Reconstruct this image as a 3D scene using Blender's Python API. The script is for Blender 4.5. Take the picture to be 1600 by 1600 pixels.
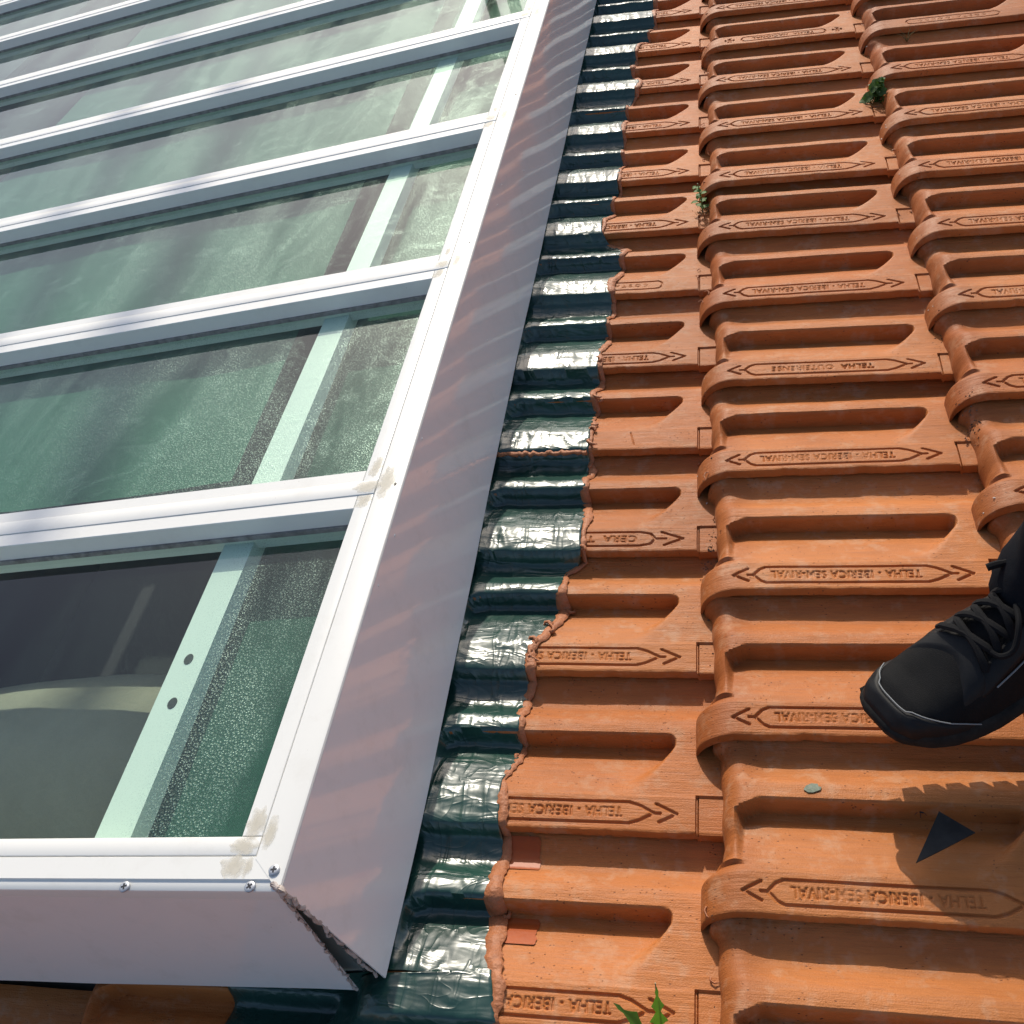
import bpy, bmesh, math, random
import numpy as np
from mathutils import Vector, Matrix, Euler

random.seed(7)
S = 0.215            # metres per tile pitch; the roof is laid out in tile pitches
scene = bpy.context.scene
for o in list(bpy.data.objects): bpy.data.objects.remove(o)
COL = scene.collection

# ------------------------------------------------------------------ camera
cam_d = bpy.data.cameras.new('camera'); cam = bpy.data.objects.new('camera', cam_d); COL.objects.link(cam)
RIGHT = (0.9535919, 0.1241333, -0.2743235); DOWN = (-0.1081336, -0.7091035, -0.6967635); FWD = (-0.2810152, 0.6940917, -0.6627724)
CP = Vector((0.58659, -13.34908, 4.87818)) * S
cam.matrix_world = Matrix(((RIGHT[0], -DOWN[0], -FWD[0], CP.x), (RIGHT[1], -DOWN[1], -FWD[1], CP.y),
                           (RIGHT[2], -DOWN[2], -FWD[2], CP.z), (0, 0, 0, 1)))
cam_d.sensor_width = 36; cam_d.lens = 1661.1 / 1600 * 36
cam_d.clip_start = 0.02; cam_d.clip_end = 2000
scene.camera = cam

# ------------------------------------------------------------------ sky, sun, exposure
SUN_DIR = Vector((0.17, -1.25, -1.0)).normalized()
el = math.asin(-SUN_DIR.z); az = math.atan2(-SUN_DIR.x, -SUN_DIR.y)
world = bpy.data.worlds.new('World'); scene.world = world; world.use_nodes = True
wn = world.node_tree.nodes; wl = world.node_tree.links
bg = wn['Background']; sky = wn.new('ShaderNodeTexSky'); sky.sky_type = 'NISHITA'; sky.sun_disc = False
sky.dust_density = 2.4; sky.ozone_density = .9; sky.sun_elevation = el; sky.sun_rotation = az
wl.new(sky.outputs[0], bg.inputs[0]); bg.inputs[1].default_value = 0.14
sd = bpy.data.lights.new('sun', 'SUN'); sd.energy = 3.15; sd.angle = math.radians(0.5); sd.color = (1.0, 0.93, 0.80)
sun = bpy.data.objects.new('sun', sd); COL.objects.link(sun)
sun.rotation_euler = SUN_DIR.to_track_quat('-Z', 'Y').to_euler()
vs = scene.view_settings; vs.view_transform = 'Standard'; vs.look = 'None'; vs.gamma = 1; vs.exposure = 0.15; vs.use_curve_mapping = False
scene.render.resolution_x = 1024; scene.render.resolution_y = 1024
scene.cycles.max_bounces = 6; scene.cycles.diffuse_bounces = 3; scene.cycles.glossy_bounces = 3; scene.cycles.transparent_max_bounces = 10

# ------------------------------------------------------------------ helpers
def tag(o, label=None, cat=None, group=None, kind=None):
    if label: o['label'] = label
    if cat: o['category'] = cat
    if group: o['group'] = group
    if kind: o['kind'] = kind
    return o
def mesh_from(name, verts, faces, scale=S, smooth=True, angle=40):
    me = bpy.data.meshes.new(name)
    v = np.asarray(verts, dtype=float) * scale
    me.from_pydata(v.tolist(), [], [tuple(int(i) for i in f) for f in faces])
    me.update()
    if smooth:
        me.polygons.foreach_set('use_smooth', [True] * len(me.polygons))
        me.set_sharp_from_angle(angle=math.radians(angle))
    return me
def obj(name, me, mat=None, parent=None):
    if mat and not me.materials: me.materials.append(mat)
    o = bpy.data.objects.new(name, me); COL.objects.link(o)
    if parent: o.parent = parent
    return o
def empty(name, loc=(0, 0, 0), rz=0, scale=S):
    o = bpy.data.objects.new(name, None); COL.objects.link(o)
    o.location = Vector(loc) * scale; o.rotation_euler = (0, 0, rz); o.empty_display_size = 0.05
    return o
def smooth_path(pts, n=6):
    P_ = [Vector(p) for p in pts]; P_ = [P_[0]*2-P_[1]] + P_ + [P_[-1]*2-P_[-2]]; out = []
    for i in range(1, len(P_)-2):
        for k in range(n):
            t = k/n; a, b, c, d = P_[i-1:i+3]
            out.append(.5*((2*b) + (c-a)*t + (2*a-5*b+4*c-d)*t*t + (3*b-a-3*c+d)*t**3))
    return out + [P_[-2]]
class MB:
    def __init__(s): s.v = []; s.f = []
    def add(s, v, f):
        n = len(s.v); s.v += [tuple(p) for p in v]; s.f += [tuple(i + n for i in q) for q in f]; return s
    def box(s, x0, x1, y0, y1, z0, z1):
        v = [(x0,y0,z0),(x1,y0,z0),(x1,y1,z0),(x0,y1,z0),(x0,y0,z1),(x1,y0,z1),(x1,y1,z1),(x0,y1,z1)]
        return s.add(v, [(0,3,2,1),(4,5,6,7),(0,1,5,4),(1,2,6,5),(2,3,7,6),(3,0,4,7)])
    def prism_x(s, prof, x0, x1):            # closed profile [(y,z)] swept along x
        n = len(prof)
        v = [(x0, y, z) for y, z in prof] + [(x1, y, z) for y, z in prof]
        f = [(i, (i+1) % n, n + (i+1) % n, n + i) for i in range(n)] + [tuple(range(n))[::-1], tuple(range(n, 2*n))]
        return s.add(v, f)
    def prism_y(s, prof, y0, y1):
        n = len(prof)
        v = [(x, y0, z) for x, z in prof] + [(x, y1, z) for x, z in prof]
        f = [(i, (i+1) % n, n + (i+1) % n, n + i) for i in range(n)] + [tuple(range(n))[::-1], tuple(range(n, 2*n))]
        return s.add(v, f)
    def grid(s, P):                            # P[i][j] of points
        P = np.asarray(P); a, b = P.shape[:2]
        f = []
        for i in range(a-1):
            for j in range(b-1): f.append((i*b+j, i*b+j+1, (i+1)*b+j+1, (i+1)*b+j))
        return s.add(P.reshape(-1, 3).tolist(), f)
    def tube(s, pts, rad, seg=6, squash=1.0):
        pts = [Vector(p) for p in pts]; n = len(pts)
        if not hasattr(rad, '__len__'): rad = [rad]*n
        vs_ = []
        up = Vector((0, 0, 1))
        for i, p in enumerate(pts):
            t = (pts[min(i+1, n-1)] - pts[max(i-1, 0)])
            t = t.normalized() if t.length > 1e-9 else Vector((1, 0, 0))
            a = t.cross(up)
            a = a.normalized() if a.length > 1e-3 else Vector((1, 0, 0))
            b = a.cross(t).normalized()
            for k in range(seg):
                q = 2*math.pi*k/seg
                vs_.append(p + a*math.cos(q)*rad[i] + b*math.sin(q)*rad[i]*squash)
        f = []
        for i in range(n-1):
            for k in range(seg): f.append((i*seg+k, i*seg+(k+1) % seg, (i+1)*seg+(k+1) % seg, (i+1)*seg+k))
        f += [tuple(range(seg))[::-1], tuple((n-1)*seg+k for k in range(seg))]
        return s.add(vs_, f)
    def build(s, name, mat, parent=None, scale=S, smooth=True, angle=40):
        return obj(name, mesh_from(name, s.v, s.f, scale, smooth, angle), mat, parent)
def vnoise(x, y, seed=0):
    x = np.asarray(x, float); y = np.asarray(y, float)
    xi = np.floor(x).astype(np.int64); yi = np.floor(y).astype(np.int64)
    fx = x - xi; fy = y - yi; fx = fx*fx*(3-2*fx); fy = fy*fy*(3-2*fy)
    def h(a, b):
        n = (a*374761393 + b*668265263 + seed*1442695041) & 0x7fffffff
        n = ((n ^ (n >> 13)) * 1274126177) & 0x7fffffff
        return ((n ^ (n >> 16)) & 0xffff) / 65535.0
    return (h(xi, yi)*(1-fx) + h(xi+1, yi)*fx)*(1-fy) + (h(xi, yi+1)*(1-fx) + h(xi+1, yi+1)*fx)*fy
def fbm(x, y, seed=0, o=4):
    r = 0; a = .5
    for i in range(o): r = r + a*vnoise(x*2**i, y*2**i, seed+i); a *= .5
    return r
def sstep(a, b, x):
    t = np.clip((x-a)/(b-a), 0, 1); return t*t*(3-2*t)

# ------------------------------------------------------------------ materials
def mat(name):
    m = bpy.data.materials.new(name); m.use_nodes = True
    return m, m.node_tree.nodes, m.node_tree.links, m.node_tree.nodes['Principled BSDF']
def N(n, t, **kw):
    q = n.new(t)
    for k, v in kw.items():
        if k in q.inputs.keys(): q.inputs[k].default_value = v
        else: setattr(q, k, v)
    return q
def mapping(n, l, scale, coord='Object', loc=(0, 0, 0), rot=(0, 0, 0)):
    tc = n.new('ShaderNodeTexCoord'); mp = n.new('ShaderNodeMapping')
    mp.inputs['Scale'].default_value = scale; mp.inputs['Location'].default_value = loc; mp.inputs['Rotation'].default_value = rot
    l.new(tc.outputs[coord], mp.inputs[0]); return mp
def ramp(n, pts):
    r = n.new('ShaderNodeValToRGB'); e = r.color_ramp.elements
    while len(e) > 1: e.remove(e[-1])
    e[0].position = pts[0][0]; e[0].color = (*pts[0][1], 1)
    for p, c in pts[1:]:
        q = e.new(p); q.color = (*c, 1)
    return r
def mixc(n, l, fac, a, b, mode='MIX'):
    m = n.new('ShaderNodeMix'); m.data_type = 'RGBA'; m.blend_type = mode
    for sock, v in ((m.inputs[0], fac), (m.inputs[6], a), (m.inputs[7], b)):
        if hasattr(v, 'links'): l.new(v, sock)
        elif hasattr(v, '__len__'): sock.default_value = (*v, 1)
        else: sock.default_value = v
    return m.outputs[2]
def math_(n, l, op, a, b=None, clamp=False):
    m = n.new('ShaderNodeMath'); m.operation = op; m.use_clamp = clamp
    for sock, v in ((m.inputs[0], a), (m.inputs[1], b)):
        if v is None: continue
        if hasattr(v, 'links'): l.new(v, sock)
        else: sock.default_value = v
    return m.outputs[0]
def bump(n, l, height, strength, dist, normal=None):
    b = n.new('ShaderNodeBump'); b.inputs['Strength'].default_value = strength; b.inputs['Distance'].default_value = dist
    l.new(height, b.inputs['Height'])
    if normal: l.new(normal, b.inputs['Normal'])
    return b.outputs[0]

def make_terracotta(name, base=(0.435, 0.140, 0.034)):
    m, n, l, p = mat(name)
    info = n.new('ShaderNodeObjectInfo')
    tc = n.new('ShaderNodeTexCoord')
    # offset by object random so that tiles differ
    off = n.new('ShaderNodeVectorMath'); off.operation = 'MULTIPLY_ADD'
    cmb = n.new('ShaderNodeCombineXYZ')
    for i in range(3): l.new(info.outputs['Random'], cmb.inputs[i])
    l.new(cmb.outputs[0], off.inputs[0]); off.inputs[1].default_value = (37, 61, 13); l.new(tc.outputs['Object'], off.inputs[2])
    def mp(sc):
        q = n.new('ShaderNodeMapping'); q.inputs['Scale'].default_value = sc; l.new(off.outputs[0], q.inputs[0]); return q.outputs[0]
    big = N(n, 'ShaderNodeTexNoise', Scale=9.0, Detail=2.0, Roughness=0.6); l.new(mp((1, 1, 1)), big.inputs['Vector'])
    streak = N(n, 'ShaderNodeTexNoise', Scale=1.0, Detail=3.0, Roughness=0.65); l.new(mp((26, 420, 120)), streak.inputs['Vector'])
    streak2 = N(n, 'ShaderNodeTexNoise', Scale=1.0, Detail=1.0, Roughness=0.6); l.new(mp((12, 90, 40)), streak2.inputs['Vector'])
    fine = N(n, 'ShaderNodeTexNoise', Scale=650.0, Detail=0.0); l.new(off.outputs[0], fine.inputs['Vector'])
    spk = N(n, 'ShaderNodeTexVoronoi', Scale=120.0); l.new(mp((1, 1.8, 1)), spk.inputs['Vector'])
    spkn = N(n, 'ShaderNodeTexNoise', Scale=24.0, Detail=0.0); l.new(off.outputs[0], spkn.inputs['Vector'])
    c1 = mixc(n, l, ramp_out(n, l, big.outputs[0], [(.3, (0,0,0)), (.75, (1,1,1))]), tuple(c*.86 for c in base), (base[0]*1.10, base[1]*1.16, base[2]*1.22))
    c2 = mixc(n, l, ramp_out(n, l, streak2.outputs[0], [(.35, (0,0,0)), (.7, (.7,.7,.7))]), c1, (base[0]*1.12, base[1]*1.12, base[2]*1.1))
    c2 = mixc(n, l, ramp_out(n, l, streak.outputs[0], [(.28, (.5,.5,.5)), (.5, (0,0,0))]), c2, (base[0]*.72, base[1]*.64, base[2]*.6))
    # bare, browner clay on the curled nose
    sx = n.new('ShaderNodeSeparateXYZ'); l.new(tc.outputs['Object'], sx.inputs[0])
    nose = ramp_out(n, l, math_(n, l, 'MULTIPLY_ADD', sx.outputs[0], -14.0), [(-0.0, (0,0,0)), (.55, (1,1,1))])
    nn = math_(n, l, 'MULTIPLY', nose, streak.outputs[0])
    c3 = mixc(n, l, math_(n, l, 'MULTIPLY', nn, 1.1, True), c2, (base[0]*.62, base[1]*.50, base[2]*.45))
    # pits
    pit = ramp_out(n, l, spk.outputs['Distance'], [(.0, (1,1,1)), (.10, (1,1,1)), (.15, (0,0,0))])
    pitm = math_(n, l, 'MULTIPLY', pit, ramp_out(n, l, spkn.outputs[0], [(.50, (0,0,0)), (.60, (1,1,1))]))
    c4 = mixc(n, l, math_(n, l, 'MULTIPLY', pitm, .8), c3, (.10, .035, .02))
    # lichen-grey scuffs
    sc = N(n, 'ShaderNodeTexNoise', Scale=30.0, Detail=3.0, Roughness=.75); l.new(off.outputs[0], sc.inputs['Vector'])
    scf = ramp_out(n, l, sc.outputs[0], [(.52, (0,0,0)), (.70, (.55,.55,.55))])
    c5 = mixc(n, l, scf, c4, (.47, .25, .135))
    hv = ramp_out(n, l, info.outputs['Random'], [(0, (.80,.77,.76)), (.25, (1.0,1.04,1.08)), (.5, (.92,.86,.80)), (.75, (1.12,1.16,1.2)), (1, (.88,.90,.95))])
    c6 = mixc(n, l, 1.0, c5, hv, 'MULTIPLY')
    l.new(c6, p.inputs['Base Color'])
    rr = ramp_out(n, l, streak.outputs[0], [(.3, (.48,.48,.48)), (.7, (.66,.66,.66))]); l.new(rr, p.inputs['Roughness'])
    p.inputs['Specular IOR Level'].default_value = .30
    h = math_(n, l, 'ADD', math_(n, l, 'MULTIPLY', streak.outputs[0], 1.0), math_(n, l, 'MULTIPLY', fine.outputs[0], .35))
    h = math_(n, l, 'SUBTRACT', h, math_(n, l, 'MULTIPLY', pitm, 1.2))
    h = math_(n, l, 'ADD', h, math_(n, l, 'MULTIPLY', streak2.outputs[0], .9))
    l.new(bump(n, l, h, .8, .0010), p.inputs['Normal'])
    return m
def ramp_out(n, l, src, pts):
    r = ramp(n, pts); l.new(src, r.inputs[0]); return r.outputs[0]

M = {}
M['tile'] = make_terracotta('painted_terracotta')
def simple(name, col, rough=.5, spec=.5, metal=0, noise=None, bump_=None, coat=0):
    m, n, l, p = mat(name)
    p.inputs['Roughness'].default_value = rough; p.inputs['Specular IOR Level'].default_value = spec; p.inputs['Metallic'].default_value = metal
    p.inputs['Coat Weight'].default_value = coat
    if noise:
        sc, c2 = noise
        t = N(n, 'ShaderNodeTexNoise', Scale=sc, Detail=6.0, Roughness=.65); l.new(mapping(n, l, (1, 1, 1)).outputs[0], t.inputs['Vector'])
        f = ramp_out(n, l, t.outputs[0], [(.35, (0,0,0)), (.68, (1,1,1))])
        l.new(mixc(n, l, f, col, c2), p.inputs['Base Color'])
    else: p.inputs['Base Color'].default_value = (*col, 1)
    if bump_:
        sc, st, di = bump_
        t = N(n, 'ShaderNodeTexNoise', Scale=sc, Detail=5.0); l.new(mapping(n, l, (1, 1, 1)).outputs[0], t.inputs['Vector'])
        l.new(bump(n, l, t.outputs[0], st, di), p.inputs['Normal'])
    return m
# white lacquered aluminium with faint grime
def make_white(name, rough=.28, wavy=0.0, tint=(.755, .745, .70)):
    m, n, l, p = mat(name)
    mp = mapping(n, l, (1, 1, 1))
    g = N(n, 'ShaderNodeTexNoise', Scale=14.0, Detail=9.0, Roughness=.72); l.new(mp.outputs[0], g.inputs['Vector'])
    st = N(n, 'ShaderNodeTexNoise', Scale=1.0, Detail=4.0); l.new(mapping(n, l, (6, 160, 60)).outputs[0], st.inputs['Vector'])
    f = ramp_out(n, l, g.outputs[0], [(.52, (0,0,0)), (.8, (.32,.32,.32))])
    c = mixc(n, l, f, tint, (.55, .52, .45))
    dn = N(n, 'ShaderNodeTexVoronoi', Scale=75.0); l.new(mp.outputs[0], dn.inputs['Vector'])
    dm = N(n, 'ShaderNodeTexNoise', Scale=11.0, Detail=2.0); l.new(mp.outputs[0], dm.inputs['Vector'])
    sp = math_(n, l, 'MULTIPLY', ramp_out(n, l, dn.outputs['Distance'], [(.04, (1,1,1)), (.075, (0,0,0))]), ramp_out(n, l, dm.outputs[0], [(.6, (0,0,0)), (.66, (.6,.6,.6))]))
    c = mixc(n, l, sp, c, (.25, .2, .16))
    l.new(c, p.inputs['Base Color'])
    p.inputs['Roughness'].default_value = rough
    if wavy:
        w = N(n, 'ShaderNodeTexNoise', Scale=5.5, Detail=1.5); l.new(mp.outputs[0], w.inputs['Vector'])
        l.new(bump(n, l, w.outputs[0], wavy, .012), p.inputs['Normal'])
    return m
M['white'] = make_white('white_lacquered_metal')
M['flash'] = make_white('white_sheet_flashing', .10, .0, (.88, .845, .82))
fp_ = M['flash'].node_tree.nodes['Principled BSDF']; fp_.inputs['Coat Weight'].default_value = .6; fp_.inputs['Coat Roughness'].default_value = .04; fp_.inputs['Coat IOR'].default_value = 1.55
M['strip'] = simple('white_inner_strip', (.72, .76, .72), .4)
M['gasket'] = simple('dirty_grey_gasket', (.30, .29, .27), .7, noise=(60, (.14, .13, .12)))
M['dark'] = simple('dark_hole', (.012, .014, .02), .6)
M['screw'] = simple('zinc_screw', (.50, .52, .55), .42, metal=.6, noise=(300, (.40, .41, .43)))
def make_smear():
    m, n, l, p = mat('beige_sealant_smear'); mp = mapping(n, l, (1, 1, 1))
    t = N(n, 'ShaderNodeTexNoise', Scale=70.0, Detail=4.0, Roughness=.65); l.new(mp.outputs[0], t.inputs['Vector'])
    l.new(mixc(n, l, t.outputs[0], (.50, .43, .30), (.72, .68, .58)), p.inputs['Base Color']); p.inputs['Roughness'].default_value = .6
    uv = n.new('ShaderNodeAttribute'); uv.attribute_name = 'fade'
    al = math_(n, l, 'MULTIPLY', math_(n, l, 'ADD', uv.outputs['Fac'], math_(n, l, 'SUBTRACT', t.outputs[0], .62)), 2.2, True)
    l.new(math_(n, l, 'MULTIPLY', al, .6), p.inputs['Alpha']); return m
M['smear'] = make_smear()
M['seal'] = simple('terracotta_sealant', (.34, .115, .042), .55, .4, noise=(60, (.46, .175, .075)), bump_=(130, .9, .003))
M['sealw'] = simple('dirty_white_sealant', (.52, .46, .42), .5, noise=(60, (.34, .27, .23)), bump_=(120, .5, .001))
M['wetpaint'] = simple('fresh_terracotta_paint', (.40, .085, .016), .4, .25, noise=(50, (.36, .075, .018)), bump_=(200, .3, .0006))

def make_film():
    m, n, l, p = mat('dark_green_plastic_film')
    mp = mapping(n, l, (1, 1, 1))
    def rid(sc, det, dist):
        q = N(n, 'ShaderNodeTexNoise', Scale=1.0, Detail=det, Roughness=.5, Distortion=dist); l.new(mapping(n, l, sc).outputs[0], q.inputs['Vector'])
        return ramp_out(n, l, q.outputs[0], [(.30, (0,0,0)), (.47, (.62,.62,.62)), (.50, (.9,.9,.9)), (.53, (.62,.62,.62)), (.70, (0,0,0))])
    r1 = rid((14, 34, 20), 2.0, 1.2); r2 = rid((40, 11, 20), 1.0, .8)
    t2 = N(n, 'ShaderNodeTexNoise', Scale=11.0, Detail=2.0); l.new(mp.outputs[0], t2.inputs['Vector'])
    h = math_(n, l, 'ADD', math_(n, l, 'MULTIPLY', r1, t2.outputs[0]), math_(n, l, 'MULTIPLY', r2, math_(n, l, 'SUBTRACT', 1.0, t2.outputs[0])))
    h = math_(n, l, 'ADD', h, t2.outputs[0])
    l.new(bump(n, l, h, .55, .0024), p.inputs['Normal'])
    fl = ramp_out(n, l, t2.outputs[0], [(.3, (.007,.034,.027)), (.7, (.016,.066,.048))])
    l.new(fl, p.inputs['Base Color'])
    p.inputs['Roughness'].default_value = .30; p.inputs['IOR'].default_value = 1.62
    p.inputs['Coat Weight'].default_value = .2; p.inputs['Coat Roughness'].default_value = .14
    return m
M['film'] = make_film()

def make_glass_top():
    m, n, l, p = mat('clear_glass_face'); n.remove(p); out = n['Material Output']
    tr = n.new('ShaderNodeBsdfTransparent'); tr.inputs[0].default_value = (.87, .95, .90, 1)
    fr = n.new('ShaderNodeFresnel'); fr.inputs[0].default_value = 1.5; ge = n.new('ShaderNodeNewGeometry')
    g2 = n.new('ShaderNodeBsdfGlossy'); g2.inputs['Roughness'].default_value = .03
    fo_ = math_(n, l, 'MULTIPLY', fr.outputs[0], math_(n, l, 'SUBTRACT', 1.0, ge.outputs['Backfacing']))
    m4 = n.new('ShaderNodeMixShader'); l.new(fo_, m4.inputs[0]); l.new(tr.outputs[0], m4.inputs[1]); l.new(g2.outputs[0], m4.inputs[2])
    l.new(m4.outputs[0], out.inputs[0]); return m
def make_glass():
    m, n, l, p = mat('wet_glass_underside'); n.remove(p)
    out = n['Material Output']
    mp = mapping(n, l, (1, 1, 1))
    sx = n.new('ShaderNodeSeparateXYZ'); l.new(mp.outputs[0], sx.inputs[0])
    a, b = sx.outputs[0], sx.outputs[1]
    drop = N(n, 'ShaderNodeTexVoronoi', Scale=300.0, feature='F1'); l.new(mp.outputs[0], drop.inputs['Vector'])
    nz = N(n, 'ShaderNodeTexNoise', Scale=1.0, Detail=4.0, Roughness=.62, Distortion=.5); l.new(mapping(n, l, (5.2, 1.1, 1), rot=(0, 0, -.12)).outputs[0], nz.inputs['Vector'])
    def rng_(src, lo, hi_):
        q = N(n, 'ShaderNodeMapRange'); l.new(src, q.inputs[0]); q.inputs[1].default_value = lo; q.inputs[2].default_value = hi_; q.clamp = True; return q.outputs[0]
    # condensation: heavy beside the right rail and in the higher panes; the lowest pane is mostly clear
    rgt = rng_(a, -1.12*S, -.72*S); hi = rng_(b, 2.3*S, 2.8*S)
    nf = ramp_out(n, l, nz.outputs[0], [(.40, (.04,.04,.04)), (.57, (1,1,1))])  # mist thinned in long bands, imitating soft dark shadow streaks along the panes
    wet = math_(n, l, 'MAXIMUM', math_(n, l, 'MULTIPLY', hi, 1.0), math_(n, l, 'MULTIPLY', rgt, 1.0))
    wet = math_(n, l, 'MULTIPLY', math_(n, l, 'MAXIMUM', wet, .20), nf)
    grain = ramp_out(n, l, drop.outputs['Distance'], [(.08, (.95,.95,.95)), (.45, (.16,.16,.16))])
    nw = N(n, 'ShaderNodeTexNoise', Scale=1.0, Detail=5.0, Roughness=.7, Distortion=1.6); l.new(mapping(n, l, (9, 13, 1), rot=(0, 0, .5)).outputs[0], nw.inputs['Vector'])
    wipe = math_(n, l, 'MULTIPLY', ramp_out(n, l, nw.outputs[0], [(.53, (0,0,0)), (.66, (.75,.75,.75))]), hi)
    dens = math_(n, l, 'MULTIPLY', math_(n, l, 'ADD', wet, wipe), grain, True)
    bs = n.new('ShaderNodeBump'); bs.inputs['Distance'].default_value = .0007; bs.invert = True; l.new(drop.outputs['Distance'], bs.inputs['Height']); l.new(wet, bs.inputs['Strength'])
    tr = n.new('ShaderNodeBsdfTransparent'); tr.inputs[0].default_value = (.93, .97, .945, 1)
    tl = n.new('ShaderNodeBsdfTranslucent'); tl.inputs[0].default_value = (.18, .46, .33, 1); l.new(bs.outputs[0], tl.inputs['Normal'])
    df = n.new('ShaderNodeBsdfDiffuse'); df.inputs[0].default_value = (.12, .34, .24, 1); l.new(bs.outputs[0], df.inputs['Normal'])
    gl = n.new('ShaderNodeBsdfGlossy'); gl.inputs[0].default_value = (.8, .9, .85, 1); gl.inputs['Roughness'].default_value = .42; l.new(bs.outputs[0], gl.inputs['Normal'])
    m1 = n.new('ShaderNodeMixShader'); m1.inputs[0].default_value = .25; l.new(df.outputs[0], m1.inputs[1]); l.new(tl.outputs[0], m1.inputs[2])
    m2 = n.new('ShaderNodeMixShader'); l.new(math_(n, l, 'MULTIPLY_ADD', rgt, .22), m2.inputs[0]); l.new(m1.outputs[0], m2.inputs[1]); l.new(gl.outputs[0], m2.inputs[2])
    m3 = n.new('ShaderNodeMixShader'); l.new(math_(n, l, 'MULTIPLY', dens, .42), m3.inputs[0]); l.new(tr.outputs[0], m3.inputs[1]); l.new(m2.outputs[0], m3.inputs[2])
    l.new(m3.outputs[0], out.inputs[0])
    return m
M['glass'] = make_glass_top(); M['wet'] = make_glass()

# ------------------------------------------------------------------ ground and dark shell far below the roof
g = MB(); g.grid([[(x, y, -28) for x in (-2000, 2000)] for y in (-2000, 2000)][::-1])
gm = simple('dry_ground', (.16, .14, .10), .9, noise=(.4, (.10, .12, .06)))
ground = g.build('ground', gm, smooth=False); tag(ground, kind='structure')

# ------------------------------------------------------------------ roof tiles
W = 1.6826; L = 1.3573; TILT = .129
OFF = {-3: 1.56, -2: 1.04, -1: .5188, 0: 0.0, 1: -.5361, 2: -1.06, 3: -1.59}
JIT = {(0,3): -.05, (0,4): -.065, (0,5): .03, (0,8): .03, (0,10): -.01, (0,11): .015,
       (1,2): -.06, (1,3): -.055, (1,4): -.03, (1,5): .02, (1,6): .04, (1,7): .02,
       (-1,0): .08, (-1,1): .07, (-1,2): .05, (-1,4): -.03, (-1,7): -.03, (-1,10): .03, (-1,12): -.01}
YP = np.array([-.13, -.115, -.10, 0, .095, .105, .13, .30, .385, .43, .484, .494, .504, .514, .55, .60, .66, .72, .77, .82, .885, .95, 1.02])
ZP = np.array([-.006, -.006, -.001, 0, -.002, -.006, -.013, -.080, -.122, -.148, -.154, -.100, -.042, -.031, -.033, -.042, -.080, -.118, -.130, -.124, -.098, -.082, -.080])
def edge_x(y):
    return -.125 - .105*(1 - sstep(.08, .20, y)) - .05*sstep(.82, .9, y) + .03*(vnoise(y*7., y*0+2., 4) - .5)*sstep(.2, .3, y)
def tile_h(x, y, cut=False):
    full = np.interp(y, YP, ZP)
    closed = np.interp(y, [-.13, .105, .514, .545], [0, -.006, -.031, -.033])
    x0 = -.045 + .10*sstep(.44, .505, y)
    xe = 1.34 - .55*np.clip(np.abs(y-.455) - .02, 0, .25); wd = .045 + .45*np.clip(.41-y, 0, .3)
    m = sstep(x0, x0+.05, x)*(1 - sstep(xe-wd, xe, x))
    pocket = (y > .105) & (y < .514)
    z = np.where(pocket, closed + (full-closed)*m, full)
    # channel 1 gets shallower at the nose
    c1 = (y >= .545)
    sh = 1 - .25*(1 - sstep(-.08, .12, x))
    z = np.where(c1, -.036 + (z+.036)*sh, z)
    # lower tab on the right end of the band
    tab = (x > 1.458) & (y < .105)
    z = np.where(tab, z-.016, z)
    z = np.where((np.abs(x-1.455) < .007) & (y < .105), z-.02, z)
    if cut: return z - TILT*x
    e = edge_x(y); r = np.where(y < .15, .27, .15) 
    t = np.clip((e + r - x)/r, 0, 1)
    z = z - (z + .262)*(1 - np.sqrt(np.clip(1 - t**2.1, 0, 1)))
    return z - TILT*x
# engravings -----------------------------------------------------------------
def text_mask(body, X, Y, cx, cy, height, width, serif_space=1.0):
    cu = bpy.data.curves.new('t', 'FONT'); cu.body = body; cu.size = 1; cu.space_character = serif_space
    cu.align_x = 'LEFT'; cu.resolution_u = 3; cu.offset = .018
    o = bpy.data.objects.new('t', cu); COL.objects.link(o)
    bpy.context.view_layer.update()
    dg = bpy.context.evaluated_depsgraph_get(); me = o.evaluated_get(dg).to_mesh(); me.calc_loop_triangles()
    v = np.array([p.co[:2] for p in me.vertices]); tris = [tuple(t.vertices) for t in me.loop_triangles]
    o.evaluated_get(dg).to_mesh_clear(); bpy.data.objects.remove(o); bpy.data.curves.remove(cu)
    mn, mx = v.min(0), v.max(0)
    v = (v - (mn+mx)/2)/(mx-mn)*np.array([width, height])
    v = -v + np.array([cx, cy])                 # the letters stand upside down to the camera
    mask = np.zeros(X.shape, bool)
    for t in tris:
        A, B, C = v[t[0]], v[t[1]], v[t[2]]
        x0, y0 = np.minimum(np.minimum(A, B), C); x1, y1 = np.maximum(np.maximum(A, B), C)
        s = (X >= x0) & (X <= x1) & (Y >= y0) & (Y <= y1)
        if not s.any(): continue
        px, py = X[s], Y[s]
        d1 = (px-B[0])*(A[1]-B[1]) - (A[0]-B[0])*(py-B[1])
        d2 = (px-C[0])*(B[1]-C[1]) - (B[0]-C[0])*(py-C[1])
        d3 = (px-A[0])*(C[1]-A[1]) - (C[0]-A[0])*(py-A[1])
        ins = ~(((d1 < 0) | (d2 < 0) | (d3 < 0)) & ((d1 > 0) | (d2 > 0) | (d3 > 0)))
        q = np.zeros(X.shape, bool); q[s] = ins; mask |= q
    return mask
def seg_d(X, Y, p, q):
    p = np.array(p); q = np.array(q); d = q-p
    t = np.clip(((X-p[0])*d[0] + (Y-p[1])*d[1])/(d@d), 0, 1)
    return np.hypot(X-(p[0]+t*d[0]), Y-(p[1]+t*d[1]))
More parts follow.
